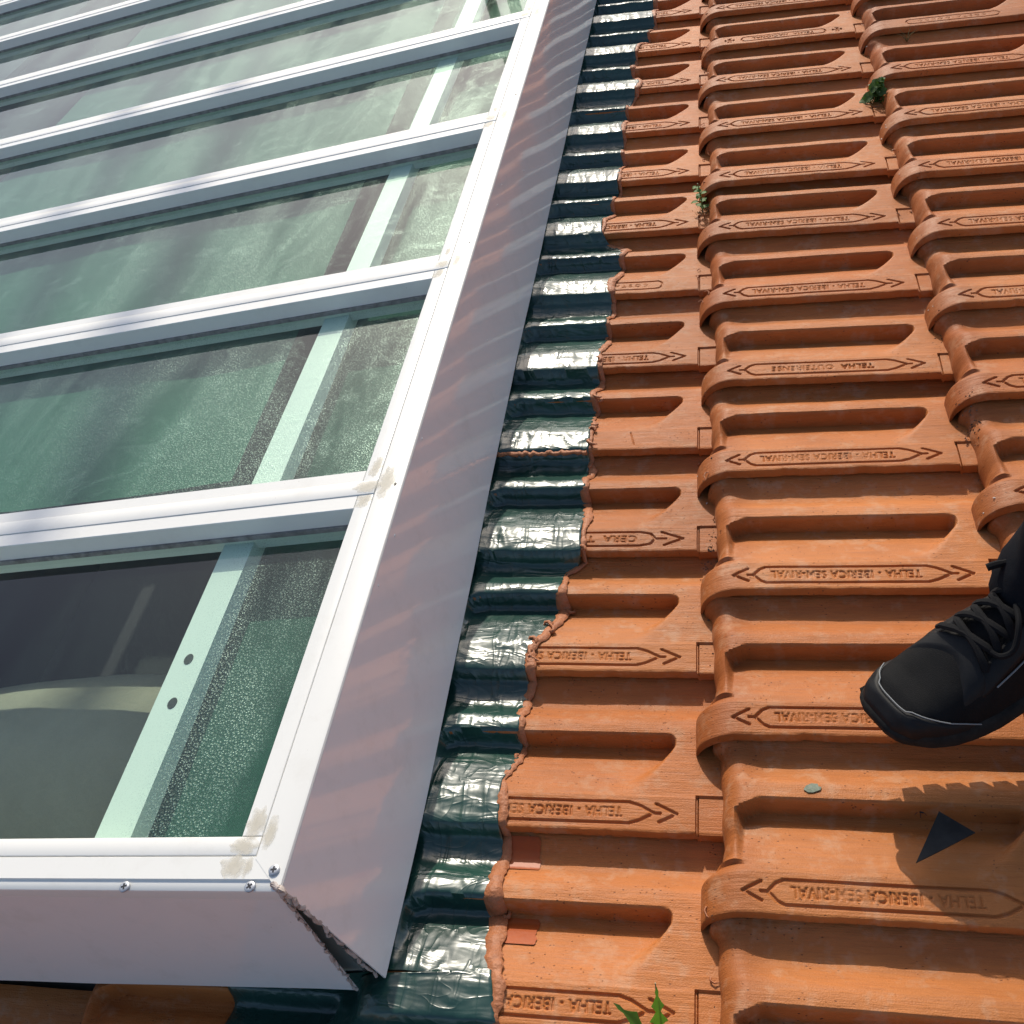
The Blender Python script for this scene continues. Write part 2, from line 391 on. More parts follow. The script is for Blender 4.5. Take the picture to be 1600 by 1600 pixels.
def lines(X, Y, segs, w, depth):
    D = np.full(X.shape, 9.)
    for p, q in segs: D = np.minimum(D, seg_d(X, Y, p, q))
    return depth*(1 - sstep(w*.45, w, D))
def engrave(kind, X, Y, seed=0):
    e = np.zeros(X.shape); v = -.004
    def chain(p): return [(p[i], p[i+1]) for i in range(len(p)-1)]
    if kind in ('iberica', 'outeirense', 'cera'):
        segs = chain([(.115, v), (.155, v+.045), (.19, v+.062), (1.10, v+.062), (1.155, v+.045), (1.235, v), (1.155, v-.045), (1.10, v-.062), (.19, v-.062), (.155, v-.045), (.115, v)])
        segs += [((.0, v), (.085, v+.050)), ((.0, v), (.085, v-.046)), ((1.352, v), (1.245, v+.055)), ((1.352, v), (1.262, v-.05)), ((.085, v), (.115, v)), ((1.235, v), (1.265, v))]
        if kind == 'cera':
            segs = chain([(.2, v+.062), (1.08, v+.062), (1.15, v+.045), (1.18, v), (1.15, v-.045), (1.08, v-.062), (.2, v-.062), (.15, v), (.2, v+.062)]) + [((1.36, v), (1.22, v+.06)), ((1.36, v), (1.24, v-.058)), ((1.18, v), (1.25, v))]
        e += lines(X, Y, segs, .0105, .0145)
        if kind == 'iberica': mk = [('TELHA - IBERICA SEM-RIVAL', .645, .85, .060)]
        elif kind == 'outeirense': mk = [('TELHA  OUTEIRENSE', .66, .70, .055)]
        else: mk = [('CERA  TOR', .83, .46, .06)]
    elif kind == 'nacional':
        segs = chain([(.30 + .05*math.cos(a), v + .055*math.sin(a)) for a in np.linspace(math.pi/2, 3*math.pi/2, 10)] ) + chain([(1.10 + .05*math.cos(a), v + .055*math.sin(a)) for a in np.linspace(-math.pi/2, math.pi/2, 10)]) + [((.3, v+.055), (1.1, v+.055)), ((.3, v-.055), (1.1, v-.055))]
        for cx in (.12, 1.27):
            segs += [((cx-.045, v), (cx+.045, v)), ((cx, v-.045), (cx, v+.045)), ((cx-.045, v-.015), (cx-.045, v+.015)), ((cx+.045, v-.015), (cx+.045, v+.015)), ((cx-.015, v+.045), (cx+.015, v+.045)), ((cx-.015, v-.045), (cx+.015, v-.045))]
        e += lines(X, Y, segs, .0105, .0145); mk = [('TELHA  NACIONAL', .70, .66, .055)]
    elif kind == 'oval':
        segs = chain([(.30 + .05*math.cos(a), v + .055*math.sin(a)) for a in np.linspace(math.pi/2, 3*math.pi/2, 10)] ) + chain([(1.10 + .05*math.cos(a), v + .055*math.sin(a)) for a in np.linspace(-math.pi/2, math.pi/2, 10)]) + [((.3, v+.055), (1.1, v+.055)), ((.3, v-.055), (1.1, v-.055))]
        e += lines(X, Y, segs, .009, .010); mk = [('C O S T A   O O R G O', .70, .66, .04)]
    else:
        e += lines(X, Y, [((.62, .07), (.66, -.06)), ((.97, .07), (1.0, -.06)), ((.2, .06), (.22, -.03))], .006, .006); mk = []
    for body, cx, wd, ht in mk:
        t = text_mask(body, X, Y, cx, v, ht, wd, 1.12).astype(float)
        pd = np.pad(t, 1); t = (pd[1:-1, 1:-1]*2 + pd[:-2, 1:-1] + pd[2:, 1:-1] + pd[1:-1, :-2] + pd[1:-1, 2:])/6
        wear = .35 + .85*vnoise(X*6 + seed*5.3, Y*9, 3 + seed)
        e += t*(.0135 if kind != 'oval' else .006)*wear
    return np.minimum(e, .016)
def tile_mesh(kind, seed, cut=False):
    yf = np.arange(-.104, .1041, .0041)
    yb = np.concatenate([[.112, .12], np.arange(.14, .40, .02), np.arange(.40, .48, .012), np.arange(.48, .53, .0035), [.54, .555], np.arange(.57, 1.021, .018)])
    ys = np.concatenate([[-.1135, -.1095], yf, yb]); ny = len(ys)
    sn = (1 - np.cos(np.linspace(0, math.pi/2, 15)))[:-1]
    xf = np.concatenate([np.arange(-.03, 1.40, .0044), [1.41, 1.43, 1.445, 1.447, 1.4495, 1.455, 1.4605, 1.464], np.arange(1.48, 1.80, .025)])
    nx = len(sn) + len(xf)
    Y, _ = np.meshgrid(ys, np.zeros(nx), indexing='ij')
    X = np.zeros_like(Y)
    e = edge_x(ys) if not cut else np.full(ny, .028)
    for j, s in enumerate(sn): X[:, j] = e + s*((-.03 if not cut else .045) - e)
    X[:, len(sn):] = xf if not cut else np.where(xf < .06, .045 + (xf+.03)*.15, xf)
    Z = tile_h(X, Y, cut)
    inner = (X > -.028) & (X < 1.40) & (Y < .10) & (Y > -.10)
    E_ = engrave(kind, X, Y, seed)*(1 if kind != 'iberica' else .75 + .35*vnoise(X*3.1 + seed*7.7, Y*2, 9 + seed)); Z = Z - np.where(inner, E_, 0)
    # hand-pressed unevenness, ragged lip
    Z = Z + .010*(fbm(X*3+seed*9, Y*5, seed) - .5) + .0030*(fbm(X*14, Y*60+seed, seed+5) - .5)*sstep(.1, .2, np.abs(Y-.02))
    rag = .010*(fbm(X*16+seed*5, Y*0+seed, seed+9, 5) - .5) - .012*np.clip(fbm(X*7+seed*3, Y*0+3, seed+2) - .62, 0, 1)*4
    fall = np.clip((-.085 - Y)/.03, 0, 1)
    Yw = Y - rag*fall
    Z[0] -= .006; 
    rows = [np.stack([X, Yw, Z], -1)]
    G = rows[0]
    # lip: bottom edge and return under the band
    lipb = G[0].copy(); lipb[:, 2] -= .054; lipb[:, 1] += .002
    und = G[0].copy(); und[:, 2] -= .056; und[:, 1] += .07
    G = np.concatenate([und[None], lipb[None], G], 0)
    # nose edge thickness
    le = G[:, 0].copy(); le[:, 2] -= .03; le[:, 0] += .006
    lu = G[:, 0].copy(); lu[:, 2] -= .03; lu[:, 0] += .06
    G = np.concatenate([lu[:, None], le[:, None], G], 1)
    a, b = G.shape[:2]
    idx = np.arange(a*b).reshape(a, b)
    F = np.stack([idx[:-1, :-1], idx[:-1, 1:], idx[1:, 1:], idx[1:, :-1]], -1).reshape(-1, 4)
    me = bpy.data.meshes.new('roof_tile_'+kind)
    V = (G.reshape(-1, 3)*S).astype(np.float32)
    me.vertices.add(len(V)); me.vertices.foreach_set('co', V.ravel())
    me.loops.add(F.size); me.loops.foreach_set('vertex_index', F.ravel().astype(np.int32))
    me.polygons.add(len(F)); me.polygons.foreach_set('loop_start', np.arange(0, F.size, 4, dtype=np.int32)); me.polygons.foreach_set('loop_total', np.full(len(F), 4, np.int32))
    me.update(calc_edges=True)
    me.polygons.foreach_set('use_smooth', np.ones(len(F), bool))
    me.set_sharp_from_angle(angle=math.radians(38))
    me.materials.append(M['tile'])
    return me
TM = {'iberica': tile_mesh('iberica', 1), 'iberica2': tile_mesh('iberica', 2), 'iberica3': tile_mesh('iberica', 12), 'iberica4': tile_mesh('iberica', 17), 'outeirense': tile_mesh('outeirense', 3), 'nacional': tile_mesh('nacional', 4),
      'oval': tile_mesh('oval', 5), 'plain': tile_mesh('plain', 6), 'cera': tile_mesh('cera', 7)}
KIND = {(0,7): 'outeirense', (0,1): 'nacional', (1,1): 'oval', (-1,6): 'oval', (-1,8): 'plain', (-1,9): 'cera'}
# the deck below the tiles, with the light-well opening left free
rd = MB()
x0, x1, y0, y1 = -34, 24, -24, 26; ox0, ox1, oy0, oy1 = -14.8, -2.05, -11.2, 10.8
for (a, b, c, d) in ((x0, ox0, y0, y1), (ox1, x1, y0, y1), (ox0, ox1, y0, oy0), (ox0, ox1, oy1, y1)): rd.box(a, b, c, d, -.75, -.50)
roof = rd.build('roof', simple('roof_underlay', (.05, .035, .03), .9, noise=(3, (.08, .05, .04))), smooth=False); tag(roof, kind='structure')
rng = random.Random(11)
TILES = {}
OFF.update({c: OFF[-3] - .52*(c+3) for c in range(-9, -3)}); OFF.update({4: -2.12})
for c in range(-9, 5):
    for k in range(-8, 27):
        yy = -k + OFF[c] + JIT.get((c, k), 0)
        if c <= -2 and yy > -11.62: continue
        if yy < (-21 if c < 1 else -15.5) or yy > 5.5: continue
        kind = KIND.get((c, k), rng.choice(['iberica', 'iberica2', 'iberica3', 'iberica4']))
        o = bpy.data.objects.new('roof_tile', TM[kind]); COL.objects.link(o); o.parent = roof
        dx = rng.uniform(-.022, .022) if c >= 0 else 0
        rz = rng.uniform(-.011, .011) if c >= 0 else 0
        o.location = Vector((c*W + dx, yy, 0))*S; o.rotation_euler = (rng.uniform(-.010, .010) if c >= 0 else 0, rng.uniform(-.006, .006) if c >= 0 else 0, rz)
        TILES[(c, k)] = (c*W + dx, yy)
def surf(X, Y, lip=.113):
    X = np.asarray(X, float); Y = np.asarray(Y, float); R = np.full(np.broadcast(X, Y).shape, -.6)
    xa, xb, ya, yb = X.min(), X.max(), Y.min(), Y.max()
    for (c, k), (tx, ty) in TILES.items():
        if tx > xb+.3 or tx < xa-1.8 or ty > yb+.2 or ty < ya-1.1: continue
        x = X-tx; y = Y-ty
        ok = (x > edge_x(y)) & (x < 1.78) & (y > -lip) & (y < 1.02)
        if ok.any(): R = np.where(ok, np.maximum(R, tile_h(x, y)), R)
    return R
def sz(x, y): return float(surf(np.array([x]), np.array([y]))[0])

# ------------------------------------------------------------------ skylight
XR, Y0, RZ, DB, ZT, ZG = -2.4573, -10.9075, -.0155, 2.7549, .4713, .29
QS = .88; sk = empty('skylight', (-2.0920, -11.2005, .5854), RZ); sk.scale = (QS, QS, QS)
tag(sk, 'long white-framed skylight with wet greenish glass panes set into the tiled roof', 'skylight')
AL, NB = -14.2, 9          # left end, number of bays
BT = NB*DB
def sub(name, mb, mat_, parent=sk, **k): return mb.build(name, mat_, parent, **k)
def bev(y0, y1, z0, z1, r):   # rounded-top profile
    return [(y0, z0), (y1, z0), (y1, z1-r), (y1-r*.35, z1-r*.3), (y1-r, z1), (y0+r, z1), (y0+r*.35, z1-r*.3), (y0, z1-r)]
# right rail: inner strip, outer cover with the fold
sub('frame_rail', MB().prism_y(bev(0, .118, .20, ZT, .006), 0.003, BT), M['white'])
oc = MB()
pr = [(.1225, .25), (.1225, ZT-.003), (.126, ZT+.002), (.296, ZT+.002), (.308, ZT-.003), (.3135, ZT-.014), (.308, ZT-.03), (.30, .25)]
oc.add([(x, (-.286 - (.313-x)*0.0 + (0 if x > .2 else .16)) if True else 0, z) for x, z in pr] + [(x, BT, z) for x, z in pr],
       [(i, (i+1) % 8, 8+(i+1) % 8, 8+i) for i in range(8)] + [tuple(range(8))[::-1], tuple(range(8, 16))])
sub('rail_cover', oc, M['white'])
# bottom rail
sub('frame_rail', MB().prism_x(bev(-.105, 0.0, .20, ZT-.001, .005), AL, .1185), M['white'])
bc = MB()
pr = [(-.110, .25), (-.110, ZT-.004), (-.114, ZT), (-.232, ZT), (-.238, ZT-.012), (-.276, ZT-.014), (-.286, ZT-.020), (-.290, ZT-.034), (-.282, .25)]
n9 = len(pr)
def mitre(y): return .1215 + (-.110 - y)*(.178/.176)
bc.add([(AL, y, z) for y, z in pr] + [(mitre(y), y, z) for y, z in pr],
       [(i, (i+1) % n9, n9+(i+1) % n9, n9+i) for i in range(n9)] + [tuple(range(n9))[::-1], tuple(range(n9, 2*n9))])
sub('rail_cover', bc, M['white'])
# far and left rails
sub('frame_rail', MB().prism_x(bev(BT-.13, BT+.28, .2, ZT, .006), AL, .11), M['white'])
sub('frame_rail', MB().prism_y(bev(AL-.3, AL, .2, ZT, .006), -.28, BT+.28), M['white'])
# glazing bars
for i in range(1, NB):
    b = i*DB
    bar = MB()
    bar.prism_x([(b-.375, ZG-.10), (b-.375, ZT-.004), (b-.371, ZT), (b-.254, ZT), (b-.252, ZT-.02), (b-.112, ZT-.02), (b-.110, ZT-.001), (b-.004, ZT-.001), (b, ZT-.005), (b, ZG-.10)], AL, -.002)
    bo = sub('glazing_bar', bar, M['white'])
    sub('bar_cap', MB().prism_x(bev(b-.2505, b-.1135, ZT-.019, ZT+.007, .004), AL, .117), M['white'], bo)
    sub('gasket', MB().box(AL, -.003, b-.393, b-.3755, ZG, ZG+.038), M['gasket'], bo)
# glass panes
for i in range(NB):
    b0 = i*DB + (.0 if i else .002); b1 = (i+1)*DB - (.376 if i < NB-1 else .13)
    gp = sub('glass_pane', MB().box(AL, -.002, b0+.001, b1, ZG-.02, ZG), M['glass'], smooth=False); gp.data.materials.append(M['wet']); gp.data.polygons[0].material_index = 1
# support strip under the glass with its bolt holes
to_local = lambda X, Y: ((X-XR)*math.cos(RZ) + (Y-Y0)*math.sin(RZ), -(X-XR)*math.sin(RZ) + (Y-Y0)*math.cos(RZ))
ss = MB().box(-1.10, -.86, .02, BT, .12, .255)
st = sub('support_strip', ss, M['strip'], smooth=False)
def disc(mb, x, y, z, rx, ry, n=14, h=.004):
    v = [(x+rx*math.cos(2*math.pi*i/n), y+ry*math.sin(2*math.pi*i/n), z) for i in range(n)]
    v += [(p[0], p[1], z+h) for p in v]
    return mb.add(v, [tuple(range(n, 2*n))] + [(i, (i+1) % n, n+(i+1) % n, n+i) for i in range(n)])
for (x, y) in ((-.985, 1.36), (-.965, 1.02), (-.97, 8.1)):
    sub('bolt_hole', disc(MB(), x, y, .255, .032, .042), M['dark'], st, smooth=False)
# curb around the opening
cb = MB()
cb.box(.0, .26, -.20, BT+.2, -1.2, .199); cb.box(AL-.28, AL-.02, -.20, BT+.2, -1.2, .199); cb.box(AL-.02, -.0005, -.20, -.04, -1.2, .198); cb.box(AL-.02, -.0005, BT, BT+.2, -1.2, .198)
sub('curb', cb, simple('grey_curb_board', (.32, .35, .33), .8), smooth=False)
# flashing aprons
def apron(pts_top, pts_bot, nu, nv, amp, seed, thick=.010):
    P = np.zeros((nu+1, nv+1, 3))
    for i in range(nu+1):
        t = i/nu; A = np.array(pts_top[0])*(1-t) + np.array(pts_top[1])*t; B = np.array(pts_bot[0])*(1-t) + np.array(pts_bot[1])*t
        for j in range(nv+1):
            s = j/nv; P[i, j] = A*(1-s) + B*s
    return P
xf, zf = .408, -.628
P = apron([(.3125, -.272, ZT-.022), (.3125, BT+.3, ZT-.022)], [(xf, -.267, zf), (xf+.01, BT+.3, zf)], 300, 10, 0, 1)
tt = P[..., 1]; ss_ = np.linspace(0, 1, 11)[None, :]
wob = (fbm(tt*.55, tt*0, 21, 3) - .47)
P[..., 0] += wob*.035*ss_**1.5; P[..., 2] += wob*.02*ss_**1.5 + .016*(fbm(tt*1.1, ss_*1.6+tt*.35, 31, 3) - .5)*np.sin(ss_*math.pi)
P[..., 0] += .003*np.sin(tt*2.1)*np.sin(ss_*math.pi)
bulge = np.exp(-((tt - 1.2)/2.6)**2); P[..., 0] += .05*bulge*ss_; P[..., 2] += -.0*bulge
fl = MB(); fl.grid(P); 
fo = fl.build('flashing', M['flash'], sk); md = fo.modifiers.new('t', 'SOLIDIFY'); md.thickness = .011*S; md.offset = -1; fo.modifiers.new('e', 'EDGE_SPLIT').split_angle = .7
P = apron([(AL-.2, -.284, ZT-.03), (.300, -.284, ZT-.03)], [(AL-.5, -.46, -.665), (.277, -.322, -.665)], 60, 8, 0, 2)
tt = P[..., 0]; ss2 = np.linspace(0, 1, 9)[None, :]
P[..., 1] += .012*(fbm(tt*1.3, tt*0+4, 41, 3) - .5)*ss2
fl = MB(); fl.grid(P)
fb = fl.build('flashing', M['flash'], sk); md = fb.modifiers.new('t', 'SOLIDIFY'); md.thickness = .011*S; md.offset = -1; fb.modifiers.new('e', 'EDGE_SPLIT').split_angle = .7
# torn sealant along the mitre
rr = random.Random(3)
for (A, B, rad, mt) in (((.309, -.275, ZT-.012), (.404, -.268, -.60), .015, 'sealw'), ((.300, -.287, ZT-.03), (.277, -.323, -.655), .011, 'sealw'), ((.27, -.262, ZT-.004), (.318, -.285, ZT-.012), .019, 'sealw')):
    n_ = 34; pts = []; rads = []
    for i in range(n_):
        t = i/(n_-1); p = Vector(A).lerp(Vector(B), t)
        pts.append(p + Vector((rr.uniform(-1, 1)*.008, rr.uniform(-1, 1)*.008, rr.uniform(-.3, 1)*.005))); rads.append(rad*rr.uniform(.45, 1.15))
    sub('mitre_sealant', MB().tube(pts, rads, 7), M[mt])
# screws and drilled holes in the cover strips
def screw(a, b, z, ang, tilt=0):
    n_ = 18; mb = MB(); rings = [(.0295, 0), (.0295, .0075), (.0265, .0105), (.016, .0118)]
    v = []
    for r, h in rings: v += [(r*math.cos(2*math.pi*i/n_), r*math.sin(2*math.pi*i/n_), h) for i in range(n_)]
    f = [(k*n_+i, k*n_+(i+1) % n_, (k+1)*n_+(i+1) % n_, (k+1)*n_+i) for k in range(3) for i in range(n_)] + [tuple(3*n_+i for i in range(n_))]
    mb.add(v, f); o = mb.build('screw', M['screw'], sk); o.location = Vector((a, b, z))*S; o.rotation_euler = (tilt, 0, ang)
    c = MB().box(-.0165, .0165, -.0048, .0048, .010, .0128).box(-.0048, .0048, -.0165, .0165, .010, .0127)
    c.build('slot', M['dark'], o, smooth=False)
for X, Y, a_ in ((-2.206, -11.10, .1), (-2.323, -11.178, .75), (-3.053, -11.172, .3), (-4.3, -11.15, .5)):
    a, b = to_local(X, Y); screw(a, b, ZT+.004 if Y > -11.14 else ZT-.011, a_)
for X, Y in ((-2.158, -8.337), (-2.121, -5.299), (-2.069, -2.361), (-2.03, .7)):
    a, b = to_local(X, Y)
    sub('drilled_hole', disc(MB(), a, b, ZT+.0015, .011, .016, 10, .002), M['dark'], smooth=False)
# beige sealant smears at the joints
def smear(a, b, rx, ry, seed, z):
    n_ = 40; v = [(a, b, z)]; f = []
    for k in range(1, 5):
        for i in range(n_):
            q = 2*math.pi*i/n_; r = (.55 + .75*float(fbm(np.array(math.cos(q)*2.6+seed*7.1), np.array(math.sin(q)*2.6), seed, 4)))*k/4*1.25
            v.append((a+rx*r*math.cos(q), b+ry*r*math.sin(q), z))
    f = [(0, 1+i, 1+(i+1) % n_) for i in range(n_)]
    for k in range(3):
        for i in range(n_): f.append((1+k*n_+i, 1+(k+1)*n_+i, 1+(k+1)*n_+(i+1) % n_, 1+k*n_+(i+1) % n_))
    o = sub('sealant_smear', MB().add(v, f), M['smear'], smooth=False)
    at = o.data.attributes.new('fade', 'FLOAT', 'POINT'); at.data.foreach_set('value', [.62] + [.62 - .12*k for k in range(4) for _ in range(n_)])
for i in range(1, 6):
    b = i*DB; sc_ = 1.0 if i == 1 else .62
    smear(.195, b-.15, .055*sc_, .14*sc_, i, ZT+.0045)
    smear(.075, b+.02, .045*sc_, .10*sc_, i+20, ZT+.0018)
    smear(.05, b-.18, .085*sc_, .05, i+40, ZT+.0092)
    if i < 4: smear(.055, b-.31, .055, .06, i+60, ZT+.0016)
smear(.10, .03, .075, .09, 81, ZT+.0024) if False else None
smear(.062, .07, .05, .085, 81, ZT+.0018); smear(.16, .02, .035, .09, 82, ZT+.0045)
smear(.03, -.055, .075, .045, 83, ZT+.0016); smear(.01, -.165, .07, .055, 84, ZT+.0022); smear(.095, -.17, .022, .055, 85, ZT+.0024)
# silicone droplets on the apron
rr = random.Random(5)
for i in range(34):
    b = rr.uniform(-.3, 3.2) if i < 26 else rr.uniform(3, 10); s = rr.choice([rr.uniform(.04, .3), rr.uniform(.04, .95)])
    x = .3125 + (xf-.3125)*s; z = ZT-.022 + (zf-(ZT-.022))*s; 
    if b < -.24: continue
    mb = MB(); r = rr.uniform(.005, .012); n_ = 8
    v = [(r*.7*math.cos(2*math.pi*k/n_), r*1.2*math.sin(2*math.pi*k/n_), 0) for k in range(n_)] + [(r*.45*math.cos(2*math.pi*k/n_), r*.8*math.sin(2*math.pi*k/n_), r*.55) for k in range(n_)]
    mb.add(v, [(k, (k+1) % n_, n_+(k+1) % n_, n_+k) for k in range(n_)] + [tuple(range(n_, 2*n_))])
    o = mb.build('sealant_drop', M['white'], sk); o.location = Vector((x, b, z))*S; o.rotation_euler = (0, math.atan2(ZT-.022-zf, xf-.3125), 0)

# ------------------------------------------------------------------ the room below the glass
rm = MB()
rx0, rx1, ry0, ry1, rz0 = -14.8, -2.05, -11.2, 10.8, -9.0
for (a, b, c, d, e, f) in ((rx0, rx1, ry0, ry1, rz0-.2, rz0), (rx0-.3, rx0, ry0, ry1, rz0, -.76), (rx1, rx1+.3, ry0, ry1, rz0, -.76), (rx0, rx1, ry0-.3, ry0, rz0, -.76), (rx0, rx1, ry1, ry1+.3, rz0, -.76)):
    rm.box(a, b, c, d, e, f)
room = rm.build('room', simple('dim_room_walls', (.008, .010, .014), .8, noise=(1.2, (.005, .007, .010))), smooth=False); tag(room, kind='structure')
# pale lining beside the rail
ln = MB(); gx = np.linspace(-3.62, -2.36, 16); gy = np.linspace(-10.9, 13, 120)
ln.grid([[(x - (y-Y0)*RZ*0, y, .02 + .03*float(fbm(np.array(x*2), np.array(y*1.3), 3, 3))) for x in gx] for y in gy][::-1])
lo = ln.build('lining_board', simple('green_grey_lining', (.02, .075, .055), .8, .1, noise=(8, (.03, .10, .075))), None)
for q_ in (lo,): q_.scale = (QS,)*3; q_.location = Vector((.0704, -1.6019, .5854))*S
tag(lo, 'grey-green lining board under the wet glass beside the right rail', 'board')
# pale sheet hanging below the glass, folds run along the roof
ny_, nx_ = 150, 130
gx = np.linspace(-10.0, -3.80, nx_); gy = np.linspace(-7.7, 13.4, ny_)
GX, GY = np.meshgrid(gx, gy)
fold = .014*np.sin(GX*1.9 + 1.3*fbm(GY*.18, GX*.2, 8, 2)*4 + .3*GY*.25) + .005*np.sin(GX*4.7 + GY*.12 + 2*fbm(GX*.3, GY*.2, 18, 2)*3)
GZ = .14 + fold + .012*fbm(GX*1.2, GY*1.2, 12, 3)
sh = MB(); sh.grid(np.stack([GX + .05*np.sin(GY*.9)*(GX < -9.5), GY, GZ], -1)[::-1])
so = sh.build('hanging_sheet', simple('pale_green_fabric', (.040, .125, .085), .9, .1, noise=(6, (.055, .15, .105)), bump_=(30, .2, .003)), None)
so.scale = (QS,)*3; so.location = Vector((.0704, -1.6019, .5854))*S
tag(so, 'pale green sheet with soft folds stretched under the upper glass panes', 'sheet')
# beige bundle under the lowest pane
n_, m_ = 40, 24
V = []
for i in range(m_):
    t = i/(m_-1)
    for j in range(n_):
        q = j/(n_-1)
        x = -7.6 + 3.75*q; y = -8.72 - 1.75*t + .14*math.sin(q*math.pi*1.1-.4)
        z = -1.25 + .62*math.sin(math.pi*min(1, t*.9+.08))**.8*(.8+.2*math.sin(q*3.0)) + .06*float(fbm(np.array(q*6), np.array(t*5), 6, 3))
        V.append((x, y, z))
V = np.array(V).reshape(m_, n_, 3)
bb = MB(); bb.grid(V)
sk_ = np.concatenate([V[-1:], V[-1:]*np.array([1, 1, 0]) + np.array([0, 0, -2.0])]); bb.grid(sk_)
sk2 = np.concatenate([V[:1]*np.array([1, 1, 0]) + np.array([0, 0, -2.0]), V[:1]]); bb.grid(sk2)
bo = bb.build('blanket_roll', simple('beige_blanket', (.30, .265, .215), .9, .2, noise=(5, (.36, .325, .27)), bump_=(60, .4, .004)), None)
bo.scale = (QS,)*3; bo.location = Vector((.0704, -1.6019, .5854))*S
tag(bo, 'beige rounded bundle seen dimly through the lowest glass pane', 'blanket')

# two poles standing beyond the roof (out of frame); their long soft shadows cross the skylight
pm = simple('weathered_pole_wood', (.16, .12, .09), .85, noise=(6, (.24, .20, .16)))
for X_, Y_, H_, lab in ((-11.15, 40.0, 41.0, 'taller wooden utility pole beyond the far end of the skylight'), (-13.2, 44.0, 43.0, 'wooden utility pole farther left beyond the far end of the skylight')):
    po = empty('utility_pole', (X_, Y_, -28)); tag(po, lab, 'pole', 'utility poles beyond the roof')
    zs_ = np.linspace(0, H_+28, 12)
    MB().tube([(.03*math.sin(z*.3), 0, z) for z in zs_], [.42 - .20*z/(H_+28) for z in zs_], 12).build('pole_shaft', pm, po)
    MB().tube([(.03*math.sin((H_+28)*.3), 0, H_+27.99), (.03*math.sin((H_+28)*.3), 0, H_+28.25)], [.27, .12], 12).build('pole_cap', M['gasket'], po)

# ------------------------------------------------------------------ green plastic film over the cut tiles
EDGE = [(-0.782,0.95),(-0.80,0.278),(-0.891,-0.068),(-0.97,-0.406),(-1.007,-0.936),(-0.888,-1.40),(-1.017,-1.78),(-1.023,-2.474),(-0.999,-3.423),(-1.036,-3.893),(-1.116,-4.402),(-1.10,-4.60),(-0.884,-4.764),(-0.929,-5.018),(-0.96,-5.468),(-0.98,-6.03),(-0.998,-6.547),(-1.021,-6.866),(-1.001,-7.542),(-1.019,-7.677),(-1.001,-8.013),(-0.983,-8.60),(-1.09,-8.70),(-1.102,-8.969),(-1.151,-9.301),(-1.24,-9.416),(-1.238,-9.77),(-1.24,-10.119),(-1.284,-10.302),(-1.262,-10.595),(-1.256,-10.885),(-1.234,-11.154),(-1.187,-11.405),(-1.136,-11.62),(-1.10,-12.6)]
EY = np.array([e[1] for e in EDGE])[::-1]; EX = np.array([e[0] for e in EDGE])[::-1]
EXTRA_Y = np.array([.95, 5.0]); 
def edge_film(y): return np.where(y > .95, -.78 - .05*np.sin(y*2), np.interp(y, EY, EX)) + .012*(fbm(np.asarray(y)*9, np.asarray(y)*0, 77, 3) - .5)
fy = np.arange(4.6, -12.6, -.0165); nv = 62
FX = np.zeros((len(fy), nv)); FY = np.repeat(fy[:, None], nv, 1)
for i, y in enumerate(fy):
    xl = -2.32 - .32*float(sstep(-11.05, -11.25, np.array(y))) if False else (-1.90 if y > -11.40 else -2.64)
    FX[i] = np.linspace(xl, float(edge_film(np.array(y))), nv)
FZ = np.maximum(surf(FX, FY, .128), -.36)
k5 = np.array([0, 1, 2, 1, 0.])/4
for _ in range(1):
    pad = np.pad(FZ, ((2, 2), (0, 0)), 'edge'); FS = sum(k5[i]*pad[i:i+FZ.shape[0]] for i in range(5)); FZ = np.maximum(FS, FZ-.004)
pad = np.pad(FZ, ((0, 0), (2, 2)), 'edge'); FZ = np.maximum(sum(k5[i]*pad[:, i:i+FZ.shape[1]] for i in range(5)), FZ)
d = 1 - np.abs(2*fbm(FX*3.1, FY*2.6, 51, 3) - 1); d2 = 1 - np.abs(2*fbm(FX*7.3+3, FY*6.1, 61, 2) - 1)
loose = sstep(-1.25, -1.9, FX)
FZ = FZ + .014 + .010*(d**5)*(.3+loose) + .006*d2**7 + .0045*(1-np.abs(2*vnoise(FX*9+.6*FY, FY*1.7, 63)-1))**6 + .004*(1-np.abs(2*vnoise(FX*1.6, FY*11+FX, 64)-1))**6 + .012*loose*fbm(FX*2.5, FY*2.5, 71, 3)
FZ = np.minimum(FZ, np.where((FX < -1.70) & (FY > -11.42), .012, 9))
low = (FY < -10.9) & (FX < -1.6); FZ = np.where(low, np.maximum(FZ, surf(FX, FY, .128) + .013), FZ)
fm = MB(); fm.grid(np.stack([FX, FY, FZ], -1))
film = fm.build('plastic_film', M['film'], angle=60)
md = film.modifiers.new('t', 'SOLIDIFY'); md.thickness = .004*S; md.offset = 1
tag(film, 'crinkled glossy dark green plastic film tucked under the white flashing over the tiles', 'plastic film')

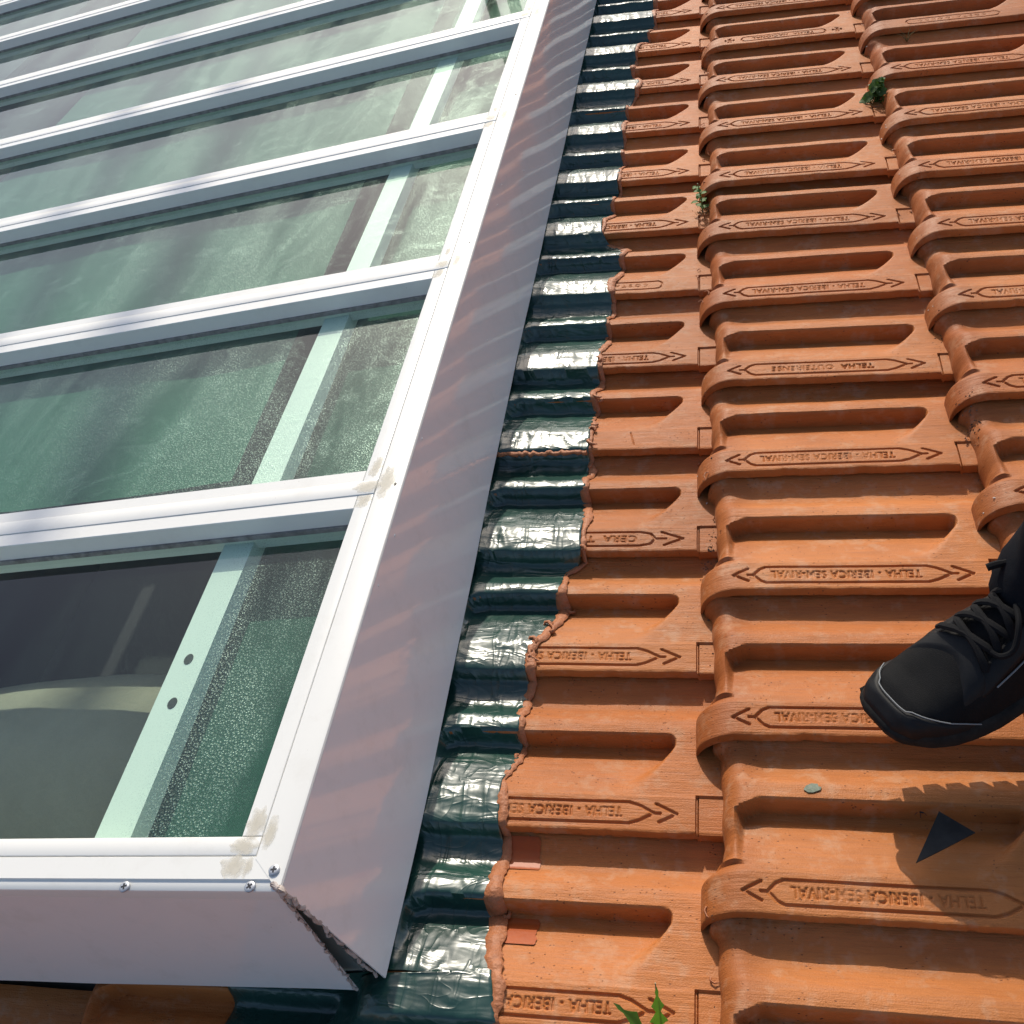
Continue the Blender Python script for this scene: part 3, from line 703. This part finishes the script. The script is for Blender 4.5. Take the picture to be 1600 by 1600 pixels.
# sealant bead along the film edge
rr = random.Random(21)
ys = np.arange(3.0, -12.5, -.02); pts = []; rads = []
for y in ys:
    nz_ = float(fbm(np.array(y*7.), np.array(1.), 91, 3)); nw = float(fbm(np.array(y*4.), np.array(5.), 95, 3))
    x = float(edge_film(np.array(y))) + .06*(nz_-.5) + .008
    pts.append((x, y, max(sz(x+.01, y), sz(x-.02, y)) + .006 + rr.uniform(-.002, .003)))
    near = 1.0 if y < -8.5 else .7
    rads.append(near*(.012 + .085*nw**2 + rr.uniform(0, .014)))
bead = MB().tube(pts, rads, 8, .42)
for _ in range(20):                      # smeared tails and curls
    y = rr.uniform(-12.2, -5.5); x = float(edge_film(np.array(y))) + rr.uniform(-.01, .04)
    a = rr.uniform(0, 6.28); p = [(x + .022*k*math.cos(a+k*.7)*.7, y + .03*k*math.sin(a+k*.5)*.7, sz(x, y) + .018 + .006*math.sin(k)) for k in range(5)]
    bead.tube(p, [.010, .014, .013, .010, .004], 6)
bd = bead.build('sealant_bead', M['seal'], angle=70)
tag(bd, 'lumpy terracotta sealant bead running down the right edge of the green film', 'sealant')
# second bead across the film below the cracked plain tile
p = []; r_ = []
for i in range(40):
    x = -1.82 + .80*i/39; y = TILES[(-1, 8)][1] - .128 + .012*rr.uniform(-1, 1)
    p.append((x, y, sz(x, y+.04) - .004 + rr.uniform(-.006, .006))); r_.append(.016 + .010*rr.random())
b2 = MB().tube(p, r_, 7, .7).build('sealant_bead', M['seal'], angle=70)
tag(b2, 'reddish sealant line crossing the green film beneath the cracked plain tile', 'sealant')
# strands and crumbs of sealant in the joint between the two tile courses
jb = MB()
for _ in range(70):
    k = rr.uniform(-4, 13); col = rr.choice([0, 0, 0, 1]); x = col*W - .155 + rr.uniform(-.03, .05); y = -k + OFF[col]
    if rr.random() < .35: x -= .07; 
    z = sz(x, y) + .006; a = rr.uniform(0, 6.28); ln_ = rr.uniform(.006, .022)
    jb.tube([(x + ln_*q*math.cos(a+q*.5), y + ln_*q*math.sin(a+q*.5)*1.2, z + .010*math.sin(q*1.1)) for q in range(4)], [rr.uniform(.003, .007)]*3 + [.002], 5)
jo = jb.build('sealant_crumbs', M['seal'], angle=70)
tag(jo, 'terracotta sealant strands and crumbs caught in the joints between tile courses', 'sealant', kind='stuff')
db = MB(); rr = random.Random(44)
for _ in range(26):
    col = rr.choice([0, 1, 1]); k = rr.randint(-2, 8); x = col*W - .19 + rr.uniform(-.05, .06); y = -k + OFF[col] - .02 + rr.uniform(-.16, .10)
    z = sz(x, y) + .002; a = rr.uniform(0, 6.28); r = rr.uniform(.003, .007)
    db.tube([(x - r*1.5*math.cos(a), y - r*1.5*math.sin(a), z), (x, y, z+.003), (x + r*1.5*math.cos(a), y + r*1.5*math.sin(a), z)], [r*.4, r, r*.4], 6, .6)
tag(db.build('silicone_dabs', simple('old_whitish_silicone', (.55, .46, .40), .4, noise=(80, (.40, .26, .19))), angle=70), 'small whitish silicone dabs at the noses of the upper tiles', 'sealant', kind='stuff')
gr = MB(); rr = random.Random(61)
for _ in range(420):
    col = rr.choice([0, 0, 1]); c0 = rr.choice([(-.2, -4.3), (1.5, -2.83), (1.56, -6.75), (-.13, -8.6), (1.56, -7.75), None])
    if c0: x = c0[0] + rr.gauss(0, .035); y = c0[1] + rr.gauss(0, .08)
    else: x = col*W - .15 + rr.gauss(0, .02); y = rr.uniform(-12, 2)
    z = sz(x, y); r = rr.uniform(.003, .009)
    gr.add([(x-r, y-r*.7, z-.002), (x+r, y-r*.5, z-.002), (x+r*.4, y+r, z-.002), (x+r*.1, y, z+r*1.1)], [(0, 1, 3), (1, 2, 3), (2, 0, 3)])
tag(gr.build('joint_grit', simple('dark_soil_grit', (.09, .06, .04), .95, noise=(400, (.22, .17, .12))), smooth=False), 'dark soil grit scattered in the tile joints', 'grit', kind='stuff')
# patches of fresh paint on the lowest left tiles
def patch(x0, x1, y0, y1, seed, name, m_, lift=.0035, label=None, cat=None):
    n1, n2 = 26, 18; G = np.zeros((n2, n1, 3))
    for i in range(n2):
        y = y0 + (y1-y0)*i/(n2-1)
        xr = x1 + .035*(float(fbm(np.array(y*40.), np.array(seed*3.), seed, 3)) - .5)
        for j in range(n1): G[i, j] = (x0 + (xr-x0)*j/(n1-1), y, 0)
    G[..., 2] = surf(G[..., 0], G[..., 1]) + lift + .002
    o = MB().grid(G).build(name, m_); 
    tag(o, label, cat); return o
patch(-1.24, -1.06, -10.78, -10.60, 1, 'paint_patch', M['wetpaint'], label='upper glossy orange paint patch on tile beside the film edge', cat='paint')
patch(-1.22, -1.03, -11.19, -11.03, 2, 'paint_patch', M['wetpaint'], label='lower glossy orange paint patch on tile near the bottom', cat='paint')

# ------------------------------------------------------------------ shoe and trouser leg
ang = math.atan2(.31, .52); TOE = Vector((.740, -10.345, .22))
person = empty('person', TOE + Vector((math.cos(ang)*1.0, math.sin(ang)*1.0, 0)))
tag(person, 'foot in a black lace-up shoe and dark trousers stepping over the tiles', 'person')
M['shoe'] = simple('black_shoe_mesh', (.0050, .0050, .0055), .75, .14, noise=(35, (.0085, .0085, .009)), bump_=(1100, .5, .0008))
M['shoel'] = simple('black_synthetic_leather', (.0065, .0065, .007), .55, .22, noise=(50, (.011, .011, .012)), bump_=(300, .25, .0005))
M['sole'] = simple('grey_black_rubber', (.008, .008, .008), .8, .15, noise=(40, (.026, .025, .022)))
M['lace'] = simple('black_lace', (.008, .008, .009), .85, .15, bump_=(1500, .5, .0006))
M['pipe'] = simple('grey_piping', (.20, .21, .21), .6)
M['trouser'] = simple('dark_navy_cloth', (.005, .006, .009), .9, .1, noise=(20, (.008, .010, .014)), bump_=(700, .5, .0006))
M['sock'] = simple('black_sock', (.01, .01, .012), .95)
# local frame: u from toe (0) to heel (1.42), w across (+ = far side), metres are P units
STN = [  # u, half width, centre offset, top height, sole rise
 (.00, .060, .045, .125, .055), (.02, .115, .045, .175, .045), (.06, .165, .040, .215, .03), (.13, .212, .033, .245, .015), (.22, .238, .022, .265, .004), (.33, .250, .010, .315, .0),
 (.45, .248, .0, .385, 0), (.57, .236, -.005, .455, 0), (.70, .215, -.006, .515, 0), (.83, .195, -.004, .545, 0), (.96, .185, 0, .585, 0), (1.09, .182, .0, .60, 0), (1.22, .178, 0, .59, 0), (1.33, .160, 0, .56, 0), (1.40, .120, 0, .52, .01), (1.43, .06, 0, .44, .03)]
UU = np.array([s[0] for s in STN])
def stn(u): return [float(np.interp(u, UU, [s[i] for s in STN])) for i in range(1, 5)]
def up_pt(u, q, off=0.0):
    """point on the upper; q 0..1 over the section from the near to the far side"""
    hw, co, top, rise = stn(u); th = math.pi*(1-q) ; base = .10 + rise*.6
    c, s = math.cos(th), math.sin(th)
    ex = .62 if u < .45 else .72 - .0*(u)
    narrow = 1 - float(sstep(.35, .9, np.array(u)))*.42*max(0., s)**2
    x = math.copysign(abs(c)**ex, c)*(hw*.97+off)*narrow; z = base + (top-base+off)*max(0., s)**(.75)
    return Vector((u - (off if u < .1 else 0), co + x, z))
def to_w(v): 
    d = Vector((math.cos(ang), math.sin(ang), 0)); p = Vector((-math.sin(ang), math.cos(ang), 0))
    pitch = -.0
    return TOE + d*v.x + p*v.y + Vector((0, 0, v.z + pitch*v.x)) - (person.location/S)
def wb(mb, name, m_, parent, **k):
    mb.v = [tuple(to_w(Vector(p))) for p in mb.v]; return mb.build(name, m_, parent, **k)
us = np.concatenate([np.linspace(0, .3, 22), np.linspace(.32, 1.43, 46)])
shoe = MB(); shoe.grid([[up_pt(u, q) + Vector((0, 0, .006*float(fbm(np.array(u*9), np.array(q*6), 5, 3)) - .004*max(0, math.sin(u*34))*float(sstep(.22, .34, np.array(u)) - sstep(.5, .6, np.array(u))))) for q in np.linspace(0, 1, 34)] for u in us])
tipv = len(shoe.v); so_ = wb(shoe, 'shoe', M['shoe'], person, angle=70)
# outsole with lugs
def outline(off, n_=60):
    pts = []
    for u in np.concatenate([np.linspace(0, .3, 16), np.linspace(.36, 1.43, 26)]):
        hw, co, _, rise = stn(u); pts.append((u - off*(1 if u < .05 else 0), co + hw + off, rise))
    far = pts; near = []
    for u in np.concatenate([np.linspace(0, .3, 16), np.linspace(.36, 1.43, 26)])[::-1]:
        hw, co, _, rise = stn(u); near.append((u - off*(1 if u < .05 else 0), co - hw - off, rise))
    return far + near
o1 = outline(.018); n_ = len(o1); sl = MB()
lay = [(.028, 0.0), (.055, .018), (.095, .020), (.128, .006), (.140, -.012)]
v = []
for h, of in lay:
    oo = outline(.0 + of)
    v += [(p[0], p[1], p[2]*(1 if h < .1 else .6) + h) for p in oo]
f = [(k*n_+i, k*n_+(i+1) % n_, (k+1)*n_+(i+1) % n_, (k+1)*n_+i) for k in range(len(lay)-1) for i in range(n_)]
f += [tuple(range(n_))[::-1]]
sl.add(v, f)
sole = wb(sl, 'sole', M['sole'], so_, angle=60)
sole.parent = so_
lg = MB()
for u in np.arange(.10, 1.40, .115):
    hw, co, _, rise = stn(u)
    for sgn in (1, -1):
        if sgn < 0 and u < .75: continue
        y0_, y1_ = sorted((co + sgn*(hw*.35), co + sgn*(hw+(.022 if sgn > 0 else -.012))))
        w2 = .038; lh = .05 if sgn > 0 else .012
        vv = [(u-w2, y0_, rise-lh), (u+w2, y0_, rise-lh), (u+w2, y1_, rise-lh), (u-w2, y1_, rise-lh),
              (u-w2*1.35, y0_, rise+.04), (u+w2*1.35, y0_, rise+.04), (u+w2*1.35, y1_, rise+.075), (u-w2*1.35, y1_, rise+.075)]
        lg.add(vv, [(0,3,2,1),(4,5,6,7),(0,1,5,4),(1,2,6,5),(2,3,7,6),(3,0,4,7)])
wb(lg, 'tread_lugs', M['sole'], so_, smooth=False)
# toe cap, lace stay, tongue as raised overlays
def overlay(name, u0f, u1f, q0, q1, off, m_, nu=16, nq=26):
    mb = MB(); G = []
    for i in range(nu+1):
        row = []
        for j in range(nq+1):
            q = q0 + (q1-q0)*j/nq; a_ = u0f(q); b_ = u1f(q); t = i/nu
            e_ = off*min(1, 6*min(t if u0f(q) > .02 else 1, 1-t, (j/nq if q0 > .02 else 1), (1-j/nq if q1 < .98 else 1)) + .0)
            row.append(up_pt(a_ + (b_-a_)*t, q, e_))
        G.append(row)
    mb.grid(G); return wb(mb, name, m_, so_, angle=70)
overlay('toe_guard', lambda q: 0.0, lambda q: .085 + .30*abs(2*q-1)**2.2, 0.0, 1.0, .012, M['shoel'])
overlay('lace_stay', lambda q: .30 + .10*(1-abs(2*q-1)/.62)**2, lambda q: .40 + .10*(1-abs(2*q-1)/.62), .22, .78, .012, M['shoel'])
for q0, q1 in ((.20, .36), (.64, .80)):
    overlay('lace_stay', lambda q: .39, lambda q: 1.02, q0, q1, .014, M['shoel'])
overlay('tongue', lambda q: .45, lambda q: 1.10, .40, .60, .008, M['shoe'])
def on_shoe(u, q, off): return up_pt(u, q, off)
def piping(path, r=.0034, m_='pipe'):
    wb(MB().tube([on_shoe(u, q, .013) for u, q in path], r, 6), 'piping', M[m_], so_)
piping([(.088 + .30*abs(2*q-1)**2.2, q) for q in np.linspace(.03, .80, 26)])
piping([(.46 + .5*t, .20 - .03*t) for t in np.linspace(0, 1, 10)], .004)
piping([(.50 + .10*t, .84) for t in np.linspace(0, 1, 4)], .005); piping([(.66, .84 + .08*t) for t in np.linspace(0, 1, 4)], .004); piping([(.66 + .09*t, .92 - .02*t) for t in np.linspace(0, 1, 4)], .004)
for q0 in (.385, .615):     # stitching lines
    piping([(.52 + .48*t, q0 + .0*t) for t in np.linspace(0, 1, 12)], .0022, 'lace')
for i in range(7):
    u0 = .44 + .085*i
    for s_ in (0, 1):
        qa, qb = (.34, .64) if s_ == 0 else (.66, .36)
        wb(MB().tube([on_shoe(u0 + .075*t, qa + (qb-qa)*t, .026 + .022*math.sin(math.pi*t)) for t in np.linspace(0, 1, 9)], [.013]+[.020]*7+[.013], 7, .75), 'lace', M['lace'], so_)
wb(MB().tube(smooth_path([Vector((.92, .03, .60)), Vector((.87, .07, .63)), Vector((.80, .11, .64)), Vector((.745, .14, .63)), Vector((.71, .155, .62))]), [.013]*10 + [.014]*6 + [.018]*9, 8), 'lace', M['lace'], so_)
wb(MB().tube(smooth_path([on_shoe(.70, .46, .04), on_shoe(.64, .37, .085), on_shoe(.57, .31, .075), on_shoe(.52, .33, .05), on_shoe(.50, .40, .035)]), .014, 8), 'lace', M['lace'], so_)
# lower leg and trouser
leg = MB(); G = []
ANK = Vector((1.06, .0, .50))
for i in range(30):
    t = i/29; z = .40 + 2.35*t
    cx = 1.0 + .50*t + .30*t*t; cy = .02 - .45*t
    rad = (.275 - .05*math.exp(-(t/.05)**2)*0 + .075*t) ; row = []
    for j in range(41):
        q = 2*math.pi*j/40
        r = rad*(1 + .05*math.sin(3*q + 9*t) * (1-t) + .045*math.sin(7*q+2+30*t)*math.exp(-t*5)) + .03*math.sin(t*40+q*2)*math.exp(-t*6)
        row.append((cx + r*1.15*math.cos(q), cy + r*.92*math.sin(q), z + .04*math.sin(q*2+1)*(1-t)))
    G.append(row)
leg.grid(G)
tl_ = wb(leg, 'trouser_leg', M['trouser'], person, angle=80); md = tl_.modifiers.new('t', 'SOLIDIFY'); md.thickness = .012*S
sc_ = MB(); sc_.grid([[(1.08 + .20*math.cos(2*math.pi*j/24), .17*math.sin(2*math.pi*j/24), .42 + .5*i/6) for j in range(25)] for i in range(7)])
wb(sc_, 'sock', M['sock'], person)

# ------------------------------------------------------------------ litter on the tiles
def plate(pts, th, name, m_, label, cat):
    n_ = len(pts); mb = MB()
    v = list(pts) + [(p[0], p[1], p[2]+th) for p in pts]
    mb.add(v, [tuple(range(n_))[::-1], tuple(range(n_, 2*n_))] + [(i, (i+1) % n_, n_+(i+1) % n_, n_+i) for i in range(n_)])
    o = mb.build(name, m_, smooth=False); tag(o, label, cat); return o
tri = [(.952, -10.565), (1.095, -10.680), (.81, -10.855)]
G = []
A, B, C_ = [np.array(p) for p in tri]
mbt = MB(); n_ = 12; idx = {}; vv = []
for i in range(n_+1):
    for j in range(n_+1-i):
        p = A + (B-A)*i/n_ + (C_-A)*j/n_
        # leans over the slope between pocket and band, slightly bent
        z = max(sz(*p), -.098 + .05*(j/n_)) + .012 + .010*max(0, j/n_-.55)
        idx[(i, j)] = len(vv); vv.append((p[0], p[1], z))
ff = []
for i in range(n_):
    for j in range(n_-i):
        ff.append((idx[(i, j)], idx[(i, j+1)], idx[(i+1, j)]))
        if j < n_-i-1: ff.append((idx[(i+1, j)], idx[(i, j+1)], idx[(i+1, j+1)]))
mbt.add(vv, ff)
to_ = mbt.build('rubber_scrap', simple('slate_black_scrap', (.010, .012, .015), .4, .3, noise=(50, (.026, .028, .03)), bump_=(120, .4, .001)), smooth=False)
md = to_.modifiers.new('t', 'SOLIDIFY'); md.thickness = .007*S; md.offset = 1
tag(to_, 'black triangular scrap lying in the shadow below the shoe', 'scrap')
lf = [(.33, -10.43), (.345, -10.405), (.37, -10.39), (.40, -10.392), (.405, -10.41), (.418, -10.412), (.412, -10.43), (.395, -10.438), (.375, -10.447), (.35, -10.447)]
plate([(x, y, sz(x, y) + .006 + .02*(abs(x-.37))) for x, y in lf], .004, 'leaf_scrap', simple('dry_green_leaf', (.10, .13, .085), .7, noise=(150, (.22, .25, .19))), 'small dry grey-green leaf scrap left of the black triangle', 'leaf')
fly = MB(); fx_, fy_ = .877, -10.492; fz_ = sz(fx_, fy_)
fly.tube([(fx_-.012, fy_+.01, fz_+.012), (fx_, fy_, fz_+.016), (fx_+.012, fy_-.010, fz_+.012)], [.004, .011, .003], 7)
for k in range(6): fly.tube([(fx_, fy_, fz_+.012), (fx_+.022*math.cos(k*1.05+.4), fy_+.022*math.sin(k*1.05+.4), fz_+.014), (fx_+.032*math.cos(k*1.05+.4), fy_+.032*math.sin(k*1.05+.4), fz_+.003)], .0014, 4)
tag(fly.build('insect', M['dark']), 'tiny dark insect on the tile above the triangular scrap', 'insect')

# ------------------------------------------------------------------ weeds in the joints
def leafmat(name, c1, c2):
    m, n, l, p = mat(name)
    t = N(n, 'ShaderNodeTexNoise', Scale=60.0, Detail=4.0); l.new(mapping(n, l, (1, 1, 1)).outputs[0], t.inputs['Vector'])
    l.new(mixc(n, l, ramp_out(n, l, t.outputs[0], [(.35, (0,0,0)), (.7, (1,1,1))]), c1, c2), p.inputs['Base Color'])
    p.inputs['Roughness'].default_value = .6; p.inputs['Subsurface Weight'].default_value = .0
    out = n['Material Output']; tr = n.new('ShaderNodeBsdfTranslucent'); tr.inputs[0].default_value = (c2[0]*1.6, c2[1]*1.9, c2[2], 1)
    mx = n.new('ShaderNodeMixShader'); mx.inputs[0].default_value = .3; l.new(p.outputs[0], mx.inputs[1]); l.new(tr.outputs[0], mx.inputs[2]); l.new(mx.outputs[0], out.inputs[0])
    return m
LG = leafmat('weed_green', (.045, .12, .012), (.10, .22, .025)); LD = leafmat('succulent_green', (.03, .075, .010), (.075, .15, .02))
def jag_leaf(base, tip, side, width, teeth, name, parent, m_=LG, curl=.12):
    base, tip, side = Vector(base), Vector(tip), Vector(side).normalized()
    d = tip-base; up = side.cross(d).normalized(); mb = MB(); rows = []; n_ = teeth*4
    for i in range(n_+1):
        t = i/n_; env = math.sin(math.pi*min(1, t*.93+.05))**.7*(1-.25*t)
        saw = (t*teeth) % 1.0; w = width*env*(.30 + .70*abs(1-2*saw)**1.1 if 0 < i < n_ else .25)
        c = base + d*t + up*curl*d.length*math.sin(t*2.2)
        sk_ = d*(-.10/teeth)*(1-saw)
        rows.append([c - side*w + sk_ + up*w*.35, c - side*w*.5 + up*w*.02, c, c + side*w*.5 + up*w*.05, c + side*w + sk_ + up*w*.30])
    mb.grid(rows); o = mb.build(name, m_, parent, angle=80); return o
wz = sz(-.39, -11.60)
weed = empty('weed', (-.375, -11.63, wz)); tag(weed, 'jagged dandelion-like weed growing between tiles at the bottom edge', 'weed')
def rel(p, o): return Vector(p) - o.location/S
b0 = rel((-.375, -11.66, wz), weed)
jag_leaf(b0, rel((-.335, -11.50, .22), weed), (1, .1, 0), .052, 5, 'leaf', weed)
jag_leaf(b0, rel((-.575, -11.545, .06), weed), (.25, 1, .1), .050, 3, 'leaf', weed)
jag_leaf(b0 + Vector((.03, -.01, 0)), rel((-.20, -11.66, .10), weed), (-.1, 1, 0), .055, 3, 'leaf', weed)
jag_leaf(b0, rel((-.45, -11.78, .10), weed), (1, -.1, 0), .05, 4, 'leaf', weed)
MB().tube([b0, b0.lerp(rel((-.335, -11.50, .22), weed), .5) + Vector((0, 0, .02)), rel((-.34, -11.515, .215), weed)], [.009, .006, .003], 6).build('stem', simple('weed_stem', (.30, .24, .12), .5), weed)
# round-leaved plant in the joint between second and third course
px_, py_ = 1.50, -2.83; pz_ = sz(px_, py_)
suc = empty('weed', (px_, py_, pz_)); tag(suc, 'clump of round glossy green leaves in the joint near the top right', 'weed')
rr = random.Random(9)
for i in range(17):
    a = rr.uniform(0, 6.28); r = rr.uniform(.0, .13); h = rr.uniform(.05, .26)*(1-r*2.0); s_ = rr.uniform(.035, .062)
    c = Vector((r*math.cos(a), r*math.sin(a)*1.1, h)); nrm = Vector((math.cos(a)*.6 + rr.uniform(-.4, .4), math.sin(a)*.6 - .3, .8)).normalized()
    t1 = nrm.orthogonal().normalized(); t2 = nrm.cross(t1); n_ = 12; v = [c + nrm*(-.012)]
    for q in range(n_): v.append(c + (t1*math.cos(2*math.pi*q/n_) + t2*math.sin(2*math.pi*q/n_))*s_*(1 + .08*math.sin(q*3)) + nrm*.01*math.sin(q*1.7))
    mb = MB().add(v, [(0, 1+q, 1+(q+1) % n_) for q in range(n_)])
    mb.tube([Vector((r*.2*math.cos(a), r*.2*math.sin(a), 0)), c*.6, c - nrm*.012], .006, 5)
    mb.build('leaf', LD, suc, angle=80)
# small leafy weed in the joint between first and second course
px_, py_ = -.20, -4.30; pz_ = sz(px_, py_)
w2 = empty('weed', (px_, py_, pz_)); tag(w2, 'small sprig of pointed green leaves in the joint beside the film', 'weed')
for i in range(13):
    a = i*2.4; h = .03 + .019*i; ln_ = .10*(1-.035*i)
    b0 = Vector((.012*math.sin(i), .01*math.cos(i*2), h))
    d = Vector((math.cos(a), math.sin(a), .45)).normalized()*ln_; sd_ = d.cross(Vector((0, 0, 1))).normalized(); w_ = .026
    G = [[b0 + d*t - sd_*w_*math.sin(math.pi*t)**.8 + Vector((0, 0, -.03*t*t)), b0 + d*t + Vector((0, 0, -.008-.03*t*t)), b0 + d*t + sd_*w_*math.sin(math.pi*t)**.8 + Vector((0, 0, -.03*t*t))] for t in np.linspace(0.02, 1, 7)]
    MB().grid(G).build('leaf', LG, w2, angle=80)
MB().tube([(0, 0, 0), (.01, .0, .12), (0, .01, .28)], [.008, .007, .004], 6).build('stem', simple('sprig_stem', (.12, .16, .05), .5), w2)
# dry wisp on a tile of the third course
px_, py_ = 1.92, -1.75; pz_ = sz(px_, py_)
wisp = MB()
for i in range(6):
    a = i*1.1; wisp.tube([(px_, py_, pz_), (px_+.05*math.cos(a), py_+.03*math.sin(a), pz_+.08), (px_+.10*math.cos(a), py_+.08*math.sin(a), pz_+.11)], [.004, .003, .0015], 4)
tag(wisp.build('dry_wisp', simple('dry_grass', (.13, .12, .04), .7)), 'thin dry grass wisp on a tile near the top right corner', 'grass')
